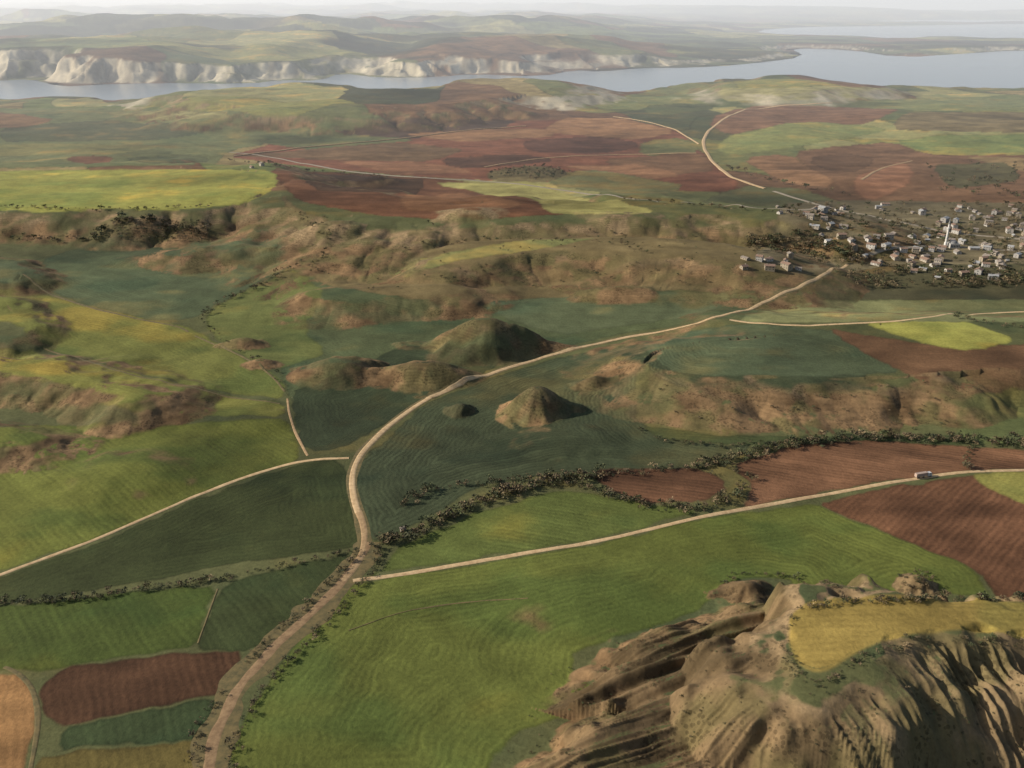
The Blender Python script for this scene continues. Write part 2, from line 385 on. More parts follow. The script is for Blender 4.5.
def plat():
    P=MES[0][0];s=np.where((y<520)&(x>60))[0];ins=inside(pxx[s]-NW[s]*.8,pyy[s],P);d,_,_,_=segdist(x[s],y[s],P);m=ss(np.where(ins,d,-d),-2.5,.5)
    a=A((148,132,72))*(1+.18*n2[s]+.1*n4[s])[:,None];g_=ss(n1[s]+n2[s]*.6,0,.6)*.5;a=a*(1-g_)[:,None]+A((118,118,62))*g_[:,None]
    col[s]=col[s]*(1-m)[:,None]+a*m[:,None];sl[s]*=(1-m);k=s[m>.5];rowc[k]=y[k];rows_s[k]=.7
plat()
# no furrows across a change of ploughing direction
rg_=rowc.reshape(R,C)
j0=np.abs(np.gradient(rg_,axis=1))/np.abs(np.gradient(X,axis=1));j1=np.abs(np.gradient(rg_,axis=0))/np.abs(np.gradient(Y,axis=0))
rows_s[((j0>2.5)|(j1>2.5)).ravel()]=0
# pale bluffs over the lake
c2=ss(np.maximum(cl,(rough*(y>3000)))*slope,.06,.22)*ss(fbm(x/130,y/300,4,351),-.7,.15)*.88
pale=A((184,180,164));col=col*(1-c2)[:,None]+pale*(1+.38*fbm(x/40,y/400,3,353))[:,None]*c2[:,None]
print('colour',time.time()-T0)
def mk_mat(name):
    m=bpy.data.materials.new(name);m.use_nodes=True;nt=m.node_tree
    return m,nt,nt.nodes['Principled BSDF']
def N(nt,t,**k):
    n=nt.nodes.new(t)
    for a,b in k.items():setattr(n,a,b)
    return n
def math_n(nt,op,a,b=None):
    n=N(nt,'ShaderNodeMath',operation=op)
    for i,q in enumerate((a,b)):
        if q is None:continue
        if isinstance(q,(int,float)):n.inputs[i].default_value=q
        else:nt.links.new(q,n.inputs[i])
    return n.outputs[0]
def noise(nt,vec,scale,det=4,rough=.6):
    n=N(nt,'ShaderNodeTexNoise');n.inputs['Scale'].default_value=scale;n.inputs['Detail'].default_value=det;n.inputs['Roughness'].default_value=rough
    nt.links.new(vec,n.inputs['Vector']);return n.outputs['Fac']
def mulcol(nt,c,f):
    n=N(nt,'ShaderNodeVectorMath',operation='SCALE');nt.links.new(c,n.inputs[0]);nt.links.new(f,n.inputs['Scale']);return n.outputs[0]
m_ter,nt,bs=mk_mat('farmland')
geo=N(nt,'ShaderNodeNewGeometry');P_=geo.outputs['Position']
ac=N(nt,'ShaderNodeAttribute',attribute_name='soil');ar=N(nt,'ShaderNodeAttribute',attribute_name='furrow');arr=N(nt,'ShaderNodeAttribute',attribute_name='tilled');ash=N(nt,'ShaderNodeAttribute',attribute_name='scrub')
nA=noise(nt,P_,.42,7,.72);nB=noise(nt,P_,.045,5,.6);nC=noise(nt,P_,.016,3,.5)
wob=math_n(nt,'MULTIPLY',nB,6)
rw=math_n(nt,'ADD',ar.outputs['Fac'],wob)
s1=math_n(nt,'SINE',math_n(nt,'MULTIPLY',rw,2*math.pi/4.2))
s2=math_n(nt,'SINE',math_n(nt,'MULTIPLY',rw,2*math.pi/17.))
s2=math_n(nt,'MAXIMUM',math_n(nt,'SUBTRACT',s2,.6),0.)
s3=math_n(nt,'SINE',math_n(nt,'MULTIPLY',rw,2*math.pi/53.))
stp=math_n(nt,'ADD',math_n(nt,'MULTIPLY',s1,.095),math_n(nt,'ADD',math_n(nt,'MULTIPLY',s2,.38),math_n(nt,'MULTIPLY',s3,.08)))
pm=N(nt,'ShaderNodeMapRange');pm.inputs[1].default_value=.40;pm.inputs[2].default_value=.62;pm.inputs[3].default_value=.25;pm.inputs[4].default_value=1.2;nt.links.new(nC,pm.inputs[0])
stp=math_n(nt,'MULTIPLY',stp,math_n(nt,'MULTIPLY',arr.outputs['Fac'],pm.outputs[0]))
va=math_n(nt,'ADD',math_n(nt,'MULTIPLY',nA,1.2),.4)
vb=math_n(nt,'ADD',math_n(nt,'MULTIPLY',nB,.7),.65)
tot=math_n(nt,'MULTIPLY',va,vb);tot=math_n(nt,'ADD',tot,stp)
# scrub dots
vo=N(nt,'ShaderNodeTexVoronoi');vo.inputs['Scale'].default_value=.42;nt.links.new(P_,vo.inputs['Vector'])
dt=math_n(nt,'LESS_THAN',vo.outputs['Distance'],.42)
dt=math_n(nt,'MULTIPLY',dt,math_n(nt,'GREATER_THAN',nB,.52))
dt=math_n(nt,'MULTIPLY',dt,math_n(nt,'MULTIPLY',ash.outputs['Fac'],.35))
tot=math_n(nt,'MULTIPLY',tot,math_n(nt,'SUBTRACT',1.,dt))
nt.links.new(mulcol(nt,ac.outputs['Color'],tot),bs.inputs['Base Color'])
bs.inputs['Roughness'].default_value=.95;bs.inputs['Specular IOR Level'].default_value=.15
bp=N(nt,'ShaderNodeBump');bp.inputs['Strength'].default_value=.5;bp.inputs['Distance'].default_value=.9
hn=math_n(nt,'ADD',nA,math_n(nt,'MULTIPLY',s1,math_n(nt,'MULTIPLY',arr.outputs['Fac'],.06)))
nt.links.new(hn,bp.inputs['Height']);nt.links.new(bp.outputs[0],bs.inputs['Normal'])

def grid_mesh(name,verts,R,C):
    me=bpy.data.meshes.new(name);me.vertices.add(R*C);me.vertices.foreach_set('co',verts.astype(f4).ravel())
    a=(np.arange(R-1)[:,None]*C+np.arange(C-1)[None,:]).ravel()
    q=np.stack([a,a+1,a+1+C,a+C],1).astype(np.int32)
    me.loops.add(q.size);me.loops.foreach_set('vertex_index',q.ravel())
    me.polygons.add(len(q));me.polygons.foreach_set('loop_start',np.arange(0,q.size,4,dtype=np.int32))
    try:me.polygons.foreach_set('loop_total',np.full(len(q),4,np.int32))
    except Exception:pass
    me.polygons.foreach_set('use_smooth',np.ones(len(q),bool))
    me.update(calc_edges=True);return me
def add(name,me,mat=None,parent=None):
    o=bpy.data.objects.new(name,me);scene.collection.objects.link(o)
    if mat is not None and me is not None and not me.materials:me.materials.append(mat)
    if parent:o.parent=parent
    return o
me=grid_mesh('terrain',np.stack([x,y,h],1),R,C)
def fattr(me,n,v):
    a=me.attributes.new(n,'FLOAT','POINT');a.data.foreach_set('value',v.astype(f4))
a=me.attributes.new('soil','FLOAT_COLOR','POINT');a.data.foreach_set('color',np.concatenate([np.clip(col,0.004,.8),np.ones((len(x),1))],1).astype(f4).ravel())
fattr(me,'furrow',rowc);fattr(me,'tilled',rows_s*(1-ss(y,1300,2600)));fattr(me,'scrub',sl*(1-ss(y,1500,3000)))
add('terrain',me,m_ter)
print('mesh',time.time()-T0)
# ------------------------------------------------------------------ water
m_w,nt,bs=mk_mat('lake_water')
bs.inputs['Base Color'].default_value=(.24,.28,.31,1);bs.inputs['Roughness'].default_value=.22;bs.inputs['IOR'].default_value=1.33
geo=N(nt,'ShaderNodeNewGeometry');bp=N(nt,'ShaderNodeBump');bp.inputs['Strength'].default_value=.2;bp.inputs['Distance'].default_value=1
nt.links.new(noise(nt,geo.outputs['Position'],.01,5),bp.inputs['Height']);nt.links.new(bp.outputs[0],bs.inputs['Normal'])
me=bpy.data.meshes.new('w');me.from_pydata([(-60000,3300,WL),(60000,3300,WL),(60000,30000,WL),(-60000,30000,WL)],[],[(0,1,2,3)])
add('lake_water',me,m_w)
# ------------------------------------------------------------------ roads
def dirt(name,c,c2,sc=.25):
    m,nt,bs=mk_mat(name);g=N(nt,'ShaderNodeNewGeometry');n=noise(nt,g.outputs['Position'],sc,6,.75)
    r=N(nt,'ShaderNodeValToRGB');r.color_ramp.elements[0].position=.36;r.color_ramp.elements[1].position=.62
    r.color_ramp.elements[0].color=(*A(c2),1);r.color_ramp.elements[1].color=(*A(c),1)
    nt.links.new(n,r.inputs[0]);nt.links.new(r.outputs[0],bs.inputs['Base Color']);bs.inputs['Roughness'].default_value=.95
    b=N(nt,'ShaderNodeBump');b.inputs['Strength'].default_value=.3;b.inputs['Distance'].default_value=.2;nt.links.new(n,b.inputs['Height']);nt.links.new(b.outputs[0],bs.inputs['Normal'])
    return m
m_pale=dirt('pale_gravel',(206,184,148),(170,146,112));m_mid=dirt('tan_gravel',(182,158,122),(144,120,90));m_dirt=dirt('brown_dirt',(158,134,102),(120,98,72));m_verge=dirt('verge_grass',(120,108,70),(82,80,52));m_asph=dirt('old_asphalt',(160,154,142),(134,128,118))
def ribbon(name,pts,w,mat,lift=.2,jit=.12,closed=False):
    P=trace(dens(pts,14,False));P=chaikin(P,2,False);P=dens(P,3.0+.002*np.mean([p[1] for p in P]),False);P=np.array(P)
    for _ in range(2):
        P[:,0]=np.convolve(np.pad(P[:,0],4,'edge'),np.ones(9)/9,'valid');P[:,1]=np.convolve(np.pad(P[:,1],4,'edge'),np.ones(9)/9,'valid')
    tg=np.gradient(P,axis=0);tg/=np.linalg.norm(tg,axis=1)[:,None]+1e-9;nr=np.stack([-tg[:,1],tg[:,0]],1)
    K=7;s=np.linspace(-1,1,K);n=len(P);ar=np.arange(n)
    wl=w/2*(1+jit*vn(ar/9.,ar*0.+w,5)+jit*vn(ar/4.,ar*0.+w,6));wr=w/2*(1+jit*vn(ar/8.,ar*0.+w,7)+jit*vn(ar/3.5,ar*0.+w,8))
    V=np.zeros((n,K,3))
    for k in range(K):
        off=np.where(s[k]<0,wl,wr)*s[k];q=P+nr*off[:,None]
        V[:,k,0]=q[:,0];V[:,k,1]=q[:,1];V[:,k,2]=hz(q[:,0],q[:,1])+lift*(1 if abs(s[k])<.99 else .2)
    me=grid_mesh(name,V.reshape(-1,3)[:,:],n,K);add(name,me,mat)
    return P
main=[(203,800),(212,745),(235,690),(270,650),(315,610),(345,580),(366,552),(368,538),(362,520),(350,495),(347,478),(355,458),(375,438),(400,415),(440,391),(500,370),(560,352),(620,338),(680,328),(725,316),(770,300),(800,286),(822,277),(835,268),(850,262)]
low=main[:8]
ribbon('road_verge',low,17,m_verge,.12,.3)
ribbon('road_verge',main[6:],8.5,m_verge,.13,.3)
ribbon('dirt_road',low,6.4,m_dirt,.22,.28)
ribbon('dirt_road',[(340,585),(352,572),(366,553),(368,540),(362,520),(356,507)],5.0,m_mid,.3,.15)
ribbon('dirt_road',main[8:],4.8,m_pale,.36,.13)
ribbon('dirt_road',[(354,458),(300,460),(250,475),(200,494),(100,538),(0,575),(-120,620)],3.0,m_pale,.24,.16)
ribbon('dirt_road',[(348,581),(400,575),(450,566),(520,554),(600,541),(700,517),(800,499),(900,481),(960,472),(1024,470),(1150,470)],3.6,m_pale,.24,.14)
ribbon('dirt_road',[(725,319),(760,324),(800,326),(860,323),(900,321),(960,314),(1040,311),(1150,308)],4.4,m_pale,.25)
ribbon('dirt_road',[(287,395),(288,415),(297,435),(302,448),(310,459)],1.8,m_mid,.2,.3)
ribbon('dirt_road',[(20,272),(45,292),(90,308),(150,322),(186,326),(190,334)],2.8,m_verge,.2)
ribbon('dirt_road',[(40,346),(120,372),(200,390),(250,400),(285,404)],2.4,m_verge,.2)
ribbon('dirt_road',[(190,334),(225,347),(270,370),(287,395)],2.2,m_verge,.2)
ribbon('dirt_road',[(345,632),(400,612),(460,602),(532,598)],1.0,m_verge,.2,.4)
ribbon('dirt_road',[(219,585),(208,615),(196,648)],1.2,m_verge,.2,.3)
ribbon('dirt_road',[(0,666),(28,676),(40,695),(38,735),(25,790)],2.2,m_verge,.2,.3)
ribbon('paved_road',[(225,152),(255,154),(300,163),(350,172),(430,179),(480,180),(540,187),(650,201),(770,209),(845,212)],7.5,m_asph,.6)
ribbon('dirt_road',[(230,157),(300,148),(400,139),(470,130),(530,126)],6,m_mid,1.8)
ribbon('dirt_road',[(770,190),(735,180),(712,162),(702,145),(706,132),(722,120),(745,109),(780,106),(835,103)],9,m_pale,1.0)
ribbon('dirt_road',[(610,116),(650,122),(680,131),(701,146)],6,m_pale,1.)
ribbon('dirt_road',[(480,168),(540,158),(600,155),(700,153)],5,m_mid,1.)
ribbon('paved_road',[(770,190),(800,200),(840,210),(900,222),(940,232),(1030,240)],8,m_asph,.6)
ribbon('dirt_road',[(845,262),(880,250),(930,245),(1030,252)],6,m_asph,.5)
ribbon('dirt_road',[(860,182),(880,168),(915,160)],6,m_mid,.6)
print('roads',time.time()-T0)
# ------------------------------------------------------------------ trees
def tree_var(seed,leaves,bare):
    r=random.Random(seed);V=[];Fc=[];Mt=[]
    def cone(a,b,ra,rb,n=5):
        a=np.array(a);b=np.array(b);d=b-a;d=d/np.linalg.norm(d);s=np.cross(d,[.3,.9,.1]);s/=np.linalg.norm(s);t=np.cross(d,s);k=len(V)
        for i in range(n):
            c=math.cos(i*2*math.pi/n);q=math.sin(i*2*math.pi/n)
            V.append(a+(s*c+t*q)*ra);V.append(b+(s*c+t*q)*rb)
        for i in range(n):
            j=(i+1)%n;Fc.append((k+2*i,k+2*j,k+2*j+1,k+2*i+1));Mt.append(1)
    cone((0,0,-.05),(0.02,.01,.42),.035,.022)
    tips=[]
    for i in range(5):
        a=i*1.256+r.random();l=.25+.2*r.random();e=(math.cos(a)*l*.8,math.sin(a)*l*.8,.5+.3*r.random());cone((0,0,.25+.04*i),e,.016,.005,3);tips.append(e)
    tips.append((0,0,.8));
    for i in range(leaves):
        c=tips[r.randrange(len(tips))];q=np.array([r.gauss(0,.12),r.gauss(0,.12),r.gauss(0,.10)])+np.array(c)
        q[2]=max(q[2],.14);s=.05+.055*r.random()
        d1=np.array([r.gauss(0,1) for _ in range(3)]);d1/=np.linalg.norm(d1);d2=np.cross(d1,[r.random(),r.random(),r.random()+.1]);d2/=np.linalg.norm(d2)
        k=len(V);V.extend([q-d1*s-d2*s*.6,q+d1*s-d2*s*.8,q+d1*s*.8+d2*s,q-d1*s*.7+d2*s*.9]);Fc.append((k,k+1,k+2,k+3));Mt.append(0)
    return np.array(V),np.array(Fc),np.array(Mt)
VAR=[tree_var(i,[18,46,54,62,30,50,58,24][i],0) for i in range(8)]
m_leaf,nt,bs=mk_mat('foliage');at=N(nt,'ShaderNodeAttribute',attribute_name='tint');g=N(nt,'ShaderNodeNewGeometry')
nn=noise(nt,g.outputs['Position'],.8,3);nt.links.new(mulcol(nt,at.outputs['Color'],math_n(nt,'ADD',math_n(nt,'MULTIPLY',nn,1.2),.5)),bs.inputs['Base Color']);bs.inputs['Roughness'].default_value=.9
m_bark,nt,bs=mk_mat('bark');g=N(nt,'ShaderNodeNewGeometry');nt.links.new(mulcol(nt,N(nt,'ShaderNodeRGB').outputs[0],noise(nt,g.outputs['Position'],3.)),bs.inputs['Base Color'])
[n for n in nt.nodes if n.type=='RGB'][0].outputs[0].default_value=(.2,.15,.1,1)
def forest(name,pts,sizes,cols):
    Vs=[];Fs=[];Ms=[];Cs=[];off=0
    if not len(pts):return
    zz=hz([p[0] for p in pts],[p[1] for p in pts])
    for (px,py),s,z,c in zip(pts,sizes,zz,cols):
        V,Fc,Mt=VAR[random.randrange(len(VAR))];a=random.random()*6.28;ca,sa=math.cos(a),math.sin(a);w=s*random.uniform(.8,1.4)
        q=np.empty_like(V);q[:,0]=(V[:,0]*ca-V[:,1]*sa)*w+px;q[:,1]=(V[:,0]*sa+V[:,1]*ca)*w+py;q[:,2]=V[:,2]*s+z
        Vs.append(q);Fs.append(Fc+off);Ms.append(Mt);Cs.append(np.repeat(np.array([[*c,1]]),len(V),0));off+=len(V)
    V=np.concatenate(Vs);Fc=np.concatenate(Fs).astype(np.int32);M=np.concatenate(Ms).astype(np.int32)
    me=bpy.data.meshes.new(name);me.vertices.add(len(V));me.vertices.foreach_set('co',V.astype(f4).ravel())
    me.loops.add(Fc.size);me.loops.foreach_set('vertex_index',Fc.ravel());me.polygons.add(len(Fc));me.polygons.foreach_set('loop_start',np.arange(0,Fc.size,4,dtype=np.int32))
    me.materials.append(m_leaf);me.materials.append(m_bark);me.polygons.foreach_set('material_index',M);me.update(calc_edges=True)
    a=me.attributes.new('tint','FLOAT_COLOR','POINT');a.data.foreach_set('color',np.concatenate(Cs).astype(f4).ravel())
    add(name,me)
TC=[(80,74,48),(66,68,42),(96,84,60),(60,64,40),(112,98,72),(74,80,50),(118,102,76)]
def rc():return lin(random.choice(TC))*random.uniform(.6,1.3)
def row(name,pts,sp_,jit,s0,s1,gap=.0):
    P=trace(dens(pts,20,False));P=dens(P,sp_,False);o=[];S=[];i=0
    for p in P:
        f=vn(np.array([p[0]/14.]),np.array([p[1]/14.]),9)[0]*.6+vn(np.array([p[0]/5.]),np.array([p[1]/5.]),12)[0]*.4
        if f<-1+2*gap and random.random()<.85:continue
        o.append((p[0]+random.gauss(0,jit),p[1]+random.gauss(0,jit)));S.append(random.uniform(s0,s1)*random.choice([1,.8,.6,1.25])*(1+.25*f))
    forest(name,o,S,[rc() for _ in o])
def patch(name,poly,n,s0,s1,k=1.):
    xs=[p[0] for p in poly];ys=[p[1] for p in poly];q=[]
    while len(q)<n:
        c=np.array([[random.uniform(min(xs),max(xs)),random.uniform(min(ys),max(ys))] for _ in range(n*4)])
        m=inside(c[:,0],c[:,1],poly);c=c[m]
        dn=vn(c[:,0]/22.,c[:,1]/9.,77)*.5+.5;c=c[dn>RS.rand(len(dn))]
        q+=c.tolist()
    o=trace(q[:n]);forest(name,o,[random.uniform(s0,s1) for _ in o],[rc()*k for _ in o])
row('tree_row',[(-60,606),(0,603),(60,602),(130,592),(200,582),(232,577)],1.2,1.7,1.8,4.4,.2)
row('tree_row',[(232,577),(300,563),(356,550)],2.,1.4,1.2,3.0,.3)
row('roadside_shrubs',[(180,790),(205,720),(232,680),(262,646),(305,606),(335,578),(356,556)],1.1,1.8,.9,2.9,.28)
row('roadside_shrubs',[(228,790),(236,735),(262,690),(300,650),(340,608),(362,584),(380,560),(378,535)],1.1,1.8,.9,2.9,.28)
row('tree_row',[(376,548),(400,538),(440,522),(480,502),(520,490),(560,481),(600,477)],.8,3.2,2.8,6.2,.1)
row('tree_row',[(400,508),(430,490),(500,482),(560,477),(620,474),(700,468)],1.3,2.8,1.8,4.8,.25)
row('tree_row',[(560,480),(600,493),(650,507),(700,509),(738,496),(750,476),(715,464)],1.2,2.6,2.,5.2,.2)
row('tree_row',[(700,468),(740,457),(790,445),(860,438),(965,440),(1040,446)],.9,4.2,2.8,6.4,.12)
row('tree_row',[(640,430),(660,440),(720,448),(760,442)],2.,2,1.6,3.8,.3)
row('tree_row',[(970,445),(966,470)],2.,1.5,2,4,.1)
row('plateau_shrubs',[(796,610),(830,606),(870,601),(940,600),(1022,600),(1100,600)],.9,1.4,1.3,3.6,.15)
row('plateau_shrubs',[(790,618),(786,645),(800,676),(822,686),(850,666),(890,648),(935,641),(1024,644)],1.,1.3,.7,2.2,.3)
row('plateau_shrubs',[(722,585),(740,573),(800,578),(850,592)],1.2,1.6,1.,2.6,.3)
patch('mound_shrubs',[(895,575),(910,567),(935,575),(930,590),(905,590)],40,1.2,2.4)
row('tree_row',[(96,242),(104,228),(118,221),(150,221),(168,228),(205,232)],2.4,5,5,10,.05)
# planted orchard in straight rows on the slope
o=[]
for i in range(8):
    for j in range(13):
        o.append((112+j*7.2+i*1.5,222+i*2.7))
o=trace(o);forest('orchard',o,[random.uniform(3.5,5.5) for _ in o],[rc()*.9 for _ in o])
row('tree_row',[(0,236),(50,240),(100,238)],4,5,3,7,.3)
row('tree_row',[(-50,206),(0,207),(60,210),(160,209),(212,206)],6,3,2.5,6,.35)
row('tree_row',[(300,262),(255,288),(215,306),(198,322)],3.5,3,2,5,.3)
row('tree_row',[(205,322),(230,345),(275,372),(290,400)],5,2,1.5,3.5,.4)
row('tree_row',[(420,245),(500,240),(600,242),(640,246)],6,3,3,5,.4)
row('tree_row',[(300,212),(330,240),(310,270)],5,4,2.5,5,.3)
row('tree_row',[(955,318),(985,324),(1024,328),(1080,330)],3,3,3,6,.2)
patch('orchard',[(485,172),(540,165),(572,172),(550,180),(490,180)],90,5,8)
patch('tree_belt',[(745,240),(800,232),(850,245),(870,266),(1024,270),(1100,270),(1100,288),(860,288),(800,256),(750,254)],680,4,8,1.0)
patch('village_trees',[(780,206),(850,202),(1024,204),(1100,205),(1100,268),(850,262),(800,225)],520,4,8,1.05)
row('tree_row',[(620,200),(700,206),(760,212),(800,214)],7,4,4,8,.25)
row('tree_row',[(720,165),(760,180),(820,190),(850,196)],12,8,6,10,.3)
row('tree_row',[(225,160),(300,170),(400,180)],12,5,4,8,.4)
patch('hillside_scrub',[(280,215),(520,225),(760,225),(745,290),(330,290)],150,1.5,4.5)
patch('hillside_scrub',[(650,385),(950,380),(960,430),(660,432)],80,1.,2.8)
patch('hillside_scrub',[(560,655),(720,615),(790,650),(800,768),(500,768)],170,.5,1.4)
patch('hillside_scrub',[(800,690),(1024,650),(1024,768),(800,768)],110,.5,1.4)
patch('tree_clump',[(925,165),(1024,160),(1024,200),(940,195)],60,6,10)
print('trees',time.time()-T0)
# ------------------------------------------------------------------ houses
def simple(name,c,r=.85,var=.3,sc=.6):
    m,nt,bs=mk_mat(name);g=N(nt,'ShaderNodeNewGeometry');n=noise(nt,g.outputs['Position'],sc,4)
    rgb=N(nt,'ShaderNodeRGB');rgb.outputs[0].default_value=(*c,1)
    nt.links.new(mulcol(nt,rgb.outputs[0],math_n(nt,'ADD',math_n(nt,'MULTIPLY',n,var*2),1-var)),bs.inputs['Base Color']);bs.inputs['Roughness'].default_value=r;return m
WALL=[simple('white_plaster',(.5,.47,.42)),simple('cream_plaster',(.40,.35,.28)),simple('mud_brick',(.30,.25,.18)),simple('grey_render',(.36,.34,.31))]
ROOF=[simple('clay_tile',(.24,.155,.11)),simple('weathered_tile',(.24,.2,.165)),simple('metal_sheet',(.34,.34,.33),.6)]
m_glass=simple('window_glass',(.04,.05,.06),.2,.1);m_door=simple('door_wood',(.14,.08,.05));m_blue=simple('blue_sheet',(.12,.3,.55),.5)
def boxes(name,L):
    V=[];Fc=[]
    for (x0,y0,z0,x1,y1,z1) in L:
        k=len(V);V+=[(x0,y0,z0),(x1,y0,z0),(x1,y1,z0),(x0,y1,z0),(x0,y0,z1),(x1,y0,z1),(x1,y1,z1),(x0,y1,z1)]
        Fc+=[(k,k+3,k+2,k+1),(k+4,k+5,k+6,k+7),(k,k+1,k+5,k+4),(k+1,k+2,k+6,k+5),(k+2,k+3,k+7,k+6),(k+3,k,k+4,k+7)]
    me=bpy.data.meshes.new(name);me.from_pydata(V,[],Fc);return me
def house_parts(k):
    r=random.Random(k);w=r.uniform(7,13)/2;d=r.uniform(6,8.5)/2;fl=2 if k%3==0 else 1;hh=3*fl;rs=r.uniform(1.4,2.1)
    V=[(-w,-d,-2),(w,-d,-2),(w,d,-2),(-w,d,-2),(-w,-d,hh),(w,-d,hh),(w,d,hh),(-w,d,hh),(-w,0,hh+rs),(w,0,hh+rs)]
    walls=bpy.data.meshes.new('walls');walls.from_pydata(V,[],[(0,1,5,4),(2,3,7,6),(1,2,6,9,5),(3,0,4,8,7)])
    e=.5;ee=e*rs/d;t=.18
    V=[(-w-e,-d-e,hh-ee+.03),(w+e,-d-e,hh-ee+.03),(w+e,0,hh+rs+.03),(-w-e,0,hh+rs+.03),(w+e,d+e,hh-ee+.03),(-w-e,d+e,hh-ee+.03)]
    V+=[(a,b,c+t) for a,b,c in V]
    roof=bpy.data.meshes.new('roof');roof.from_pydata(V,[],[(6,7,8,9),(9,8,10,11),(1,0,3,2),(2,3,5,4),(0,1,7,6),(4,5,11,10),(1,2,8,7),(2,4,10,8),(3,0,6,9),(5,3,9,11)])
    W=[]
    for f in range(fl):
        for i in range(3):
            cx=-w+(i+.5)*2*w/3;z=1+3*f
            if not(f==0 and i==1):W.append((cx-.55,-d-.04,z,cx+.55,-d-.01,z+1.2))
            W.append((cx-.55,d+.01,z,cx+.55,d+.04,z+1.2))
        for sgn in(-1,1):W.append((min(sgn*(w+.01),sgn*(w+.04)),-.6,1+3*f,max(sgn*(w+.01),sgn*(w+.04)),.6,2.2+3*f))
    win=boxes('windows',W);door=boxes('door',[(-.5,-d-.05,0,.5,-d-.01,2.1)]);ch=boxes('chimney',[(w*.5,.5,hh+rs*.5,w*.5+.6,1.1,hh+rs+.9)])
    return walls,roof,win,door,ch
HP=[house_parts(k) for k in range(8)]
HV=[]
for k in range(8):
    for wv in range(4):
        wl=HP[k][0].copy();wl.materials.append(WALL[[0,1,2,3][wv]]);rf=HP[k][1].copy();rf.materials.append(ROOF[[0,1,0,2,1,1][(wv+k)%6]])
        HV.append((wl,rf)+HP[k][2:])
placed=[]
def house(p,name='village_house',v=None,ang=None,blue=False):
    for q in placed:
        if math.hypot(q[0]-p[0],q[1]-p[1])<14:return False
    placed.append(p);e=bpy.data.objects.new(name,None);scene.collection.objects.link(e)
    e.location=(p[0],p[1],float(hz([p[0]],[p[1]])[0])+.3);e.rotation_euler=(0,0,random.uniform(0,3.14) if ang is None else ang)
    v=random.randrange(32) if v is None else v;H_=HV[v];sc_=random.uniform(.65,1.15);e.scale=(sc_,sc_,sc_*.95)
    for nm,me,mt in zip(('walls','roof','windows','door','chimney'),H_,(None,None,m_glass,m_door,WALL[1])):
        add(nm,me,mt,e)
    return True
def hpatch(poly,n,th=.2):
    xs=[p[0] for p in poly];ys=[p[1] for p in poly]
    c=np.array([[random.uniform(min(xs),max(xs)),random.uniform(min(ys),max(ys))] for _ in range(n*3)])
    c=c[inside(c[:,0],c[:,1],poly)]
    dn=vn(c[:,0]/20.,c[:,1]/8.,177)*.5+.5;c=c[dn>th+.35*RS.rand(len(dn))][:n]
    for p in trace(c.tolist()):house(p)
hpatch([(845,238),(1020,226),(1130,226),(1130,272),(860,266)],210)
hpatch([(970,225),(1130,220),(1130,275),(970,270)],90,0.)
hpatch([(870,204),(1024,206),(1130,206),(1130,230),(890,228)],80)
hpatch([(775,205),(845,208),(845,217),(780,216)],24)
hpatch([(740,256),(800,256),(805,270),(740,270)],14)
hpatch([(800,216),(860,226),(850,260),(805,240)],16)
hpatch([(860,262),(1024,266),(1024,282),(880,280)],16)
for p in trace([(252,168),(262,166)]):house(p)
print('houses',len(placed),time.time()-T0)
# lathe helper for minaret and dome
def lathe(name,prof,n=16):
    V=[];Fc=[]
    for r,z in prof:
        for i in range(n):V.append((r*math.cos(i*2*math.pi/n),r*math.sin(i*2*math.pi/n),z))
    for j in range(len(prof)-1):
        for i in range(n):
            a=j*n+i;b=j*n+(i+1)%n;Fc.append((a,b,b+n,a+n))
    me=bpy.data.meshes.new(name);me.from_pydata(V,[],Fc);return me
m_stone=simple('pale_stone',(.42,.40,.36));m_stone2=simple('minaret_stone',(.62,.6,.56));m_lead=simple('lead_sheet',(.17,.17,.17),.7)
p=trace([(945,247)])[0];e=bpy.data.objects.new('mosque',None);scene.collection.objects.link(e);e.location=(p[0],p[1],float(hz([p[0]],[p[1]])[0]))
add('prayer_hall',boxes('hall',[(4,-7,-2,18,7,6)]),m_stone,e)
add('windows',boxes('win',[(4+2.3*i+.6,-7.05,1.5,4+2.3*i+1.8,-7.01,4.2) for i in range(6)]),m_glass,e)
o=add('dome',lathe('dome',[(5.5*math.cos(a),6+4.2*math.sin(a)) for a in np.linspace(0,1.55,9)]+[(.1,10.8),(.05,12)],24),m_lead,e);o.location=(11,0,0.01)
add('minaret_shaft',lathe('sh',[(2.2,-2),(2.2,6),(1.5,8),(1.35,26),(2.3,27),(2.3,28.2),(1.25,28.25),(1.15,33),(1.6,33.2)]),m_stone2,e)
add('minaret_cap',lathe('cap',[(1.7,33.2),(.15,41),(.1,43),(.01,43.5)]),m_lead,e)
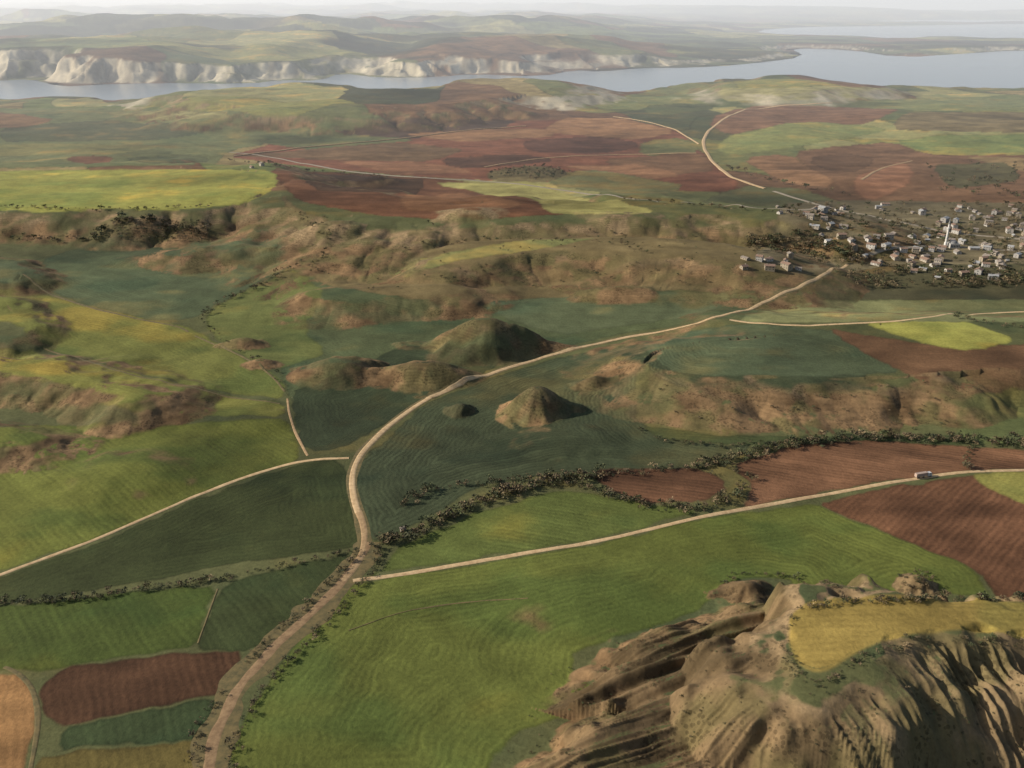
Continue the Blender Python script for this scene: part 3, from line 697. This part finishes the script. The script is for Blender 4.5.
# small field shed and lorry
p=trace([(403,531)])[0];placed.clear()
e=bpy.data.objects.new('field_shed',None);scene.collection.objects.link(e);e.location=(p[0],p[1],float(hz([p[0]],[p[1]])[0]));e.rotation_euler=(0,0,.5)
add('walls',boxes('w',[(-1.6,-1.4,-.5,1.6,1.4,2.3)]),WALL[3],e);add('roof',boxes('r',[(-1.9,-1.7,2.303,1.9,1.7,2.5)]),ROOF[1],e);add('door',boxes('d',[(-.4,-1.44,0,.4,-1.403,1.9)]),m_door,e)
pa,pb=trace([(912,479),(934,475.5)]);e=bpy.data.objects.new('lorry',None);scene.collection.objects.link(e)
cx,cy=(pa[0]+pb[0])/2,(pa[1]+pb[1])/2;e.location=(cx,cy,float(hz([cx],[cy])[0])+.3);e.rotation_euler=(0,0,math.atan2(pb[1]-pa[1],pb[0]-pa[0]))
m_cab=simple('white_paint',(.6,.6,.58),.4,.1);m_box=simple('tarpaulin',(.40,.3,.24),.7,.15);m_rub=simple('tyre_rubber',(.03,.03,.03))
add('cargo_body',boxes('c',[(-7,-1.25,1.2,2.6,1.25,3.9)]),m_box,e)
add('chassis',boxes('ch',[(-6.8,-.5,.7,6.2,.5,1.19)]),m_rub,e)
V=[(3.0,-1.2,.8),(6.6,-1.2,.8),(6.6,1.2,.8),(3.0,1.2,.8),(3.0,-1.2,3.3),(5.9,-1.2,3.3),(5.9,1.2,3.3),(3.0,1.2,3.3),(6.6,-1.2,2.0),(6.6,1.2,2.0)]
me=bpy.data.meshes.new('cab');me.from_pydata(V,[],[(0,1,8,5,4),(3,7,6,9,2),(1,2,9,8),(8,9,6,5),(4,5,6,7),(0,4,7,3),(0,3,2,1)]);add('cab',me,m_cab,e)
me=bpy.data.meshes.new('ws');me.from_pydata([(6.62,-1.05,2.1),(6.62,1.05,2.1),(6.05,1.05,3.18),(6.05,-1.05,3.18)],[],[(0,1,2,3)]);add('windscreen',me,m_glass,e)
add('side_windows',boxes('sw',[(4.4,-1.23,2.1,5.7,-1.203,2.95),(4.4,1.203,2.1,5.7,1.23,2.95)]),m_glass,e)
wm_=lathe('wheel',[(0.01,-.17),(.5,-.17),(.55,-.1),(.55,.1),(.5,.17),(.01,.17)],14)
for i,(wx_,wy_) in enumerate([(a,b) for a in(-5.6,-4.3,-.5,5.3) for b in(-1.05,1.05)]):
    o=add('wheel_%d'%(i+1),wm_,m_rub,e);o.location=(wx_,wy_,.55);o.rotation_euler=(math.pi/2,0,0)
# ------------------------------------------------------------------ haze (real air volume; the self-glow stands for multiply scattered daylight)
m=bpy.data.materials.new('air_haze');m.use_nodes=True;nt=m.node_tree;nt.nodes.clear()
DEN=0.64e-4
o_=N(nt,'ShaderNodeOutputMaterial');vs=N(nt,'ShaderNodeVolumeScatter');vs.inputs['Color'].default_value=(.93,.95,1,1);vs.inputs['Density'].default_value=DEN;vs.inputs['Anisotropy'].default_value=.2
em=N(nt,'ShaderNodeEmission');em.inputs['Color'].default_value=(.87,.93,1,1);em.inputs['Strength'].default_value=DEN*.35
ad=N(nt,'ShaderNodeAddShader');nt.links.new(vs.outputs[0],ad.inputs[0]);nt.links.new(em.outputs[0],ad.inputs[1])
nt.links.new(ad.outputs[0],o_.inputs['Volume'])
add('background_haze',boxes('haze',[(-80000,1350,-400,80000,75000,1200)]),m)
# ------------------------------------------------------------------ light, sky, camera
EL=math.radians(26);AZ=math.radians(-88)
w=bpy.data.worlds.new('World');scene.world=w;w.use_nodes=True;nt=w.node_tree
sky=nt.nodes.new('ShaderNodeTexSky');sky.sky_type='NISHITA';sky.sun_disc=False;sky.sun_elevation=EL;sky.sun_rotation=AZ%(2*math.pi);sky.altitude=300;sky.dust_density=3
bg=nt.nodes['Background'];nt.links.new(sky.outputs[0],bg.inputs[0]);bg.inputs[1].default_value=.1
sl_=bpy.data.lights.new('sun','SUN');sl_.energy=5.0;sl_.angle=math.radians(.5);sl_.color=(1,.92,.80)
so=bpy.data.objects.new('sun',sl_);scene.collection.objects.link(so)
from mathutils import Vector
d=Vector((math.cos(EL)*math.sin(AZ),math.cos(EL)*math.cos(AZ),math.sin(EL)));so.rotation_euler=d.to_track_quat('Z','Y').to_euler();so.location=(0,0,900)
cam=bpy.data.cameras.new('camera');co=bpy.data.objects.new('camera',cam);scene.collection.objects.link(co)
co.location=(0,0,CH);co.rotation_euler=(math.pi/2-PITCH,0,0);cam.sensor_width=36;cam.lens=F/1024*36;cam.clip_start=1;cam.clip_end=200000
scene.camera=co
scene.view_settings.view_transform='Standard';scene.view_settings.look='None';scene.view_settings.exposure=0
print('done',time.time()-T0)
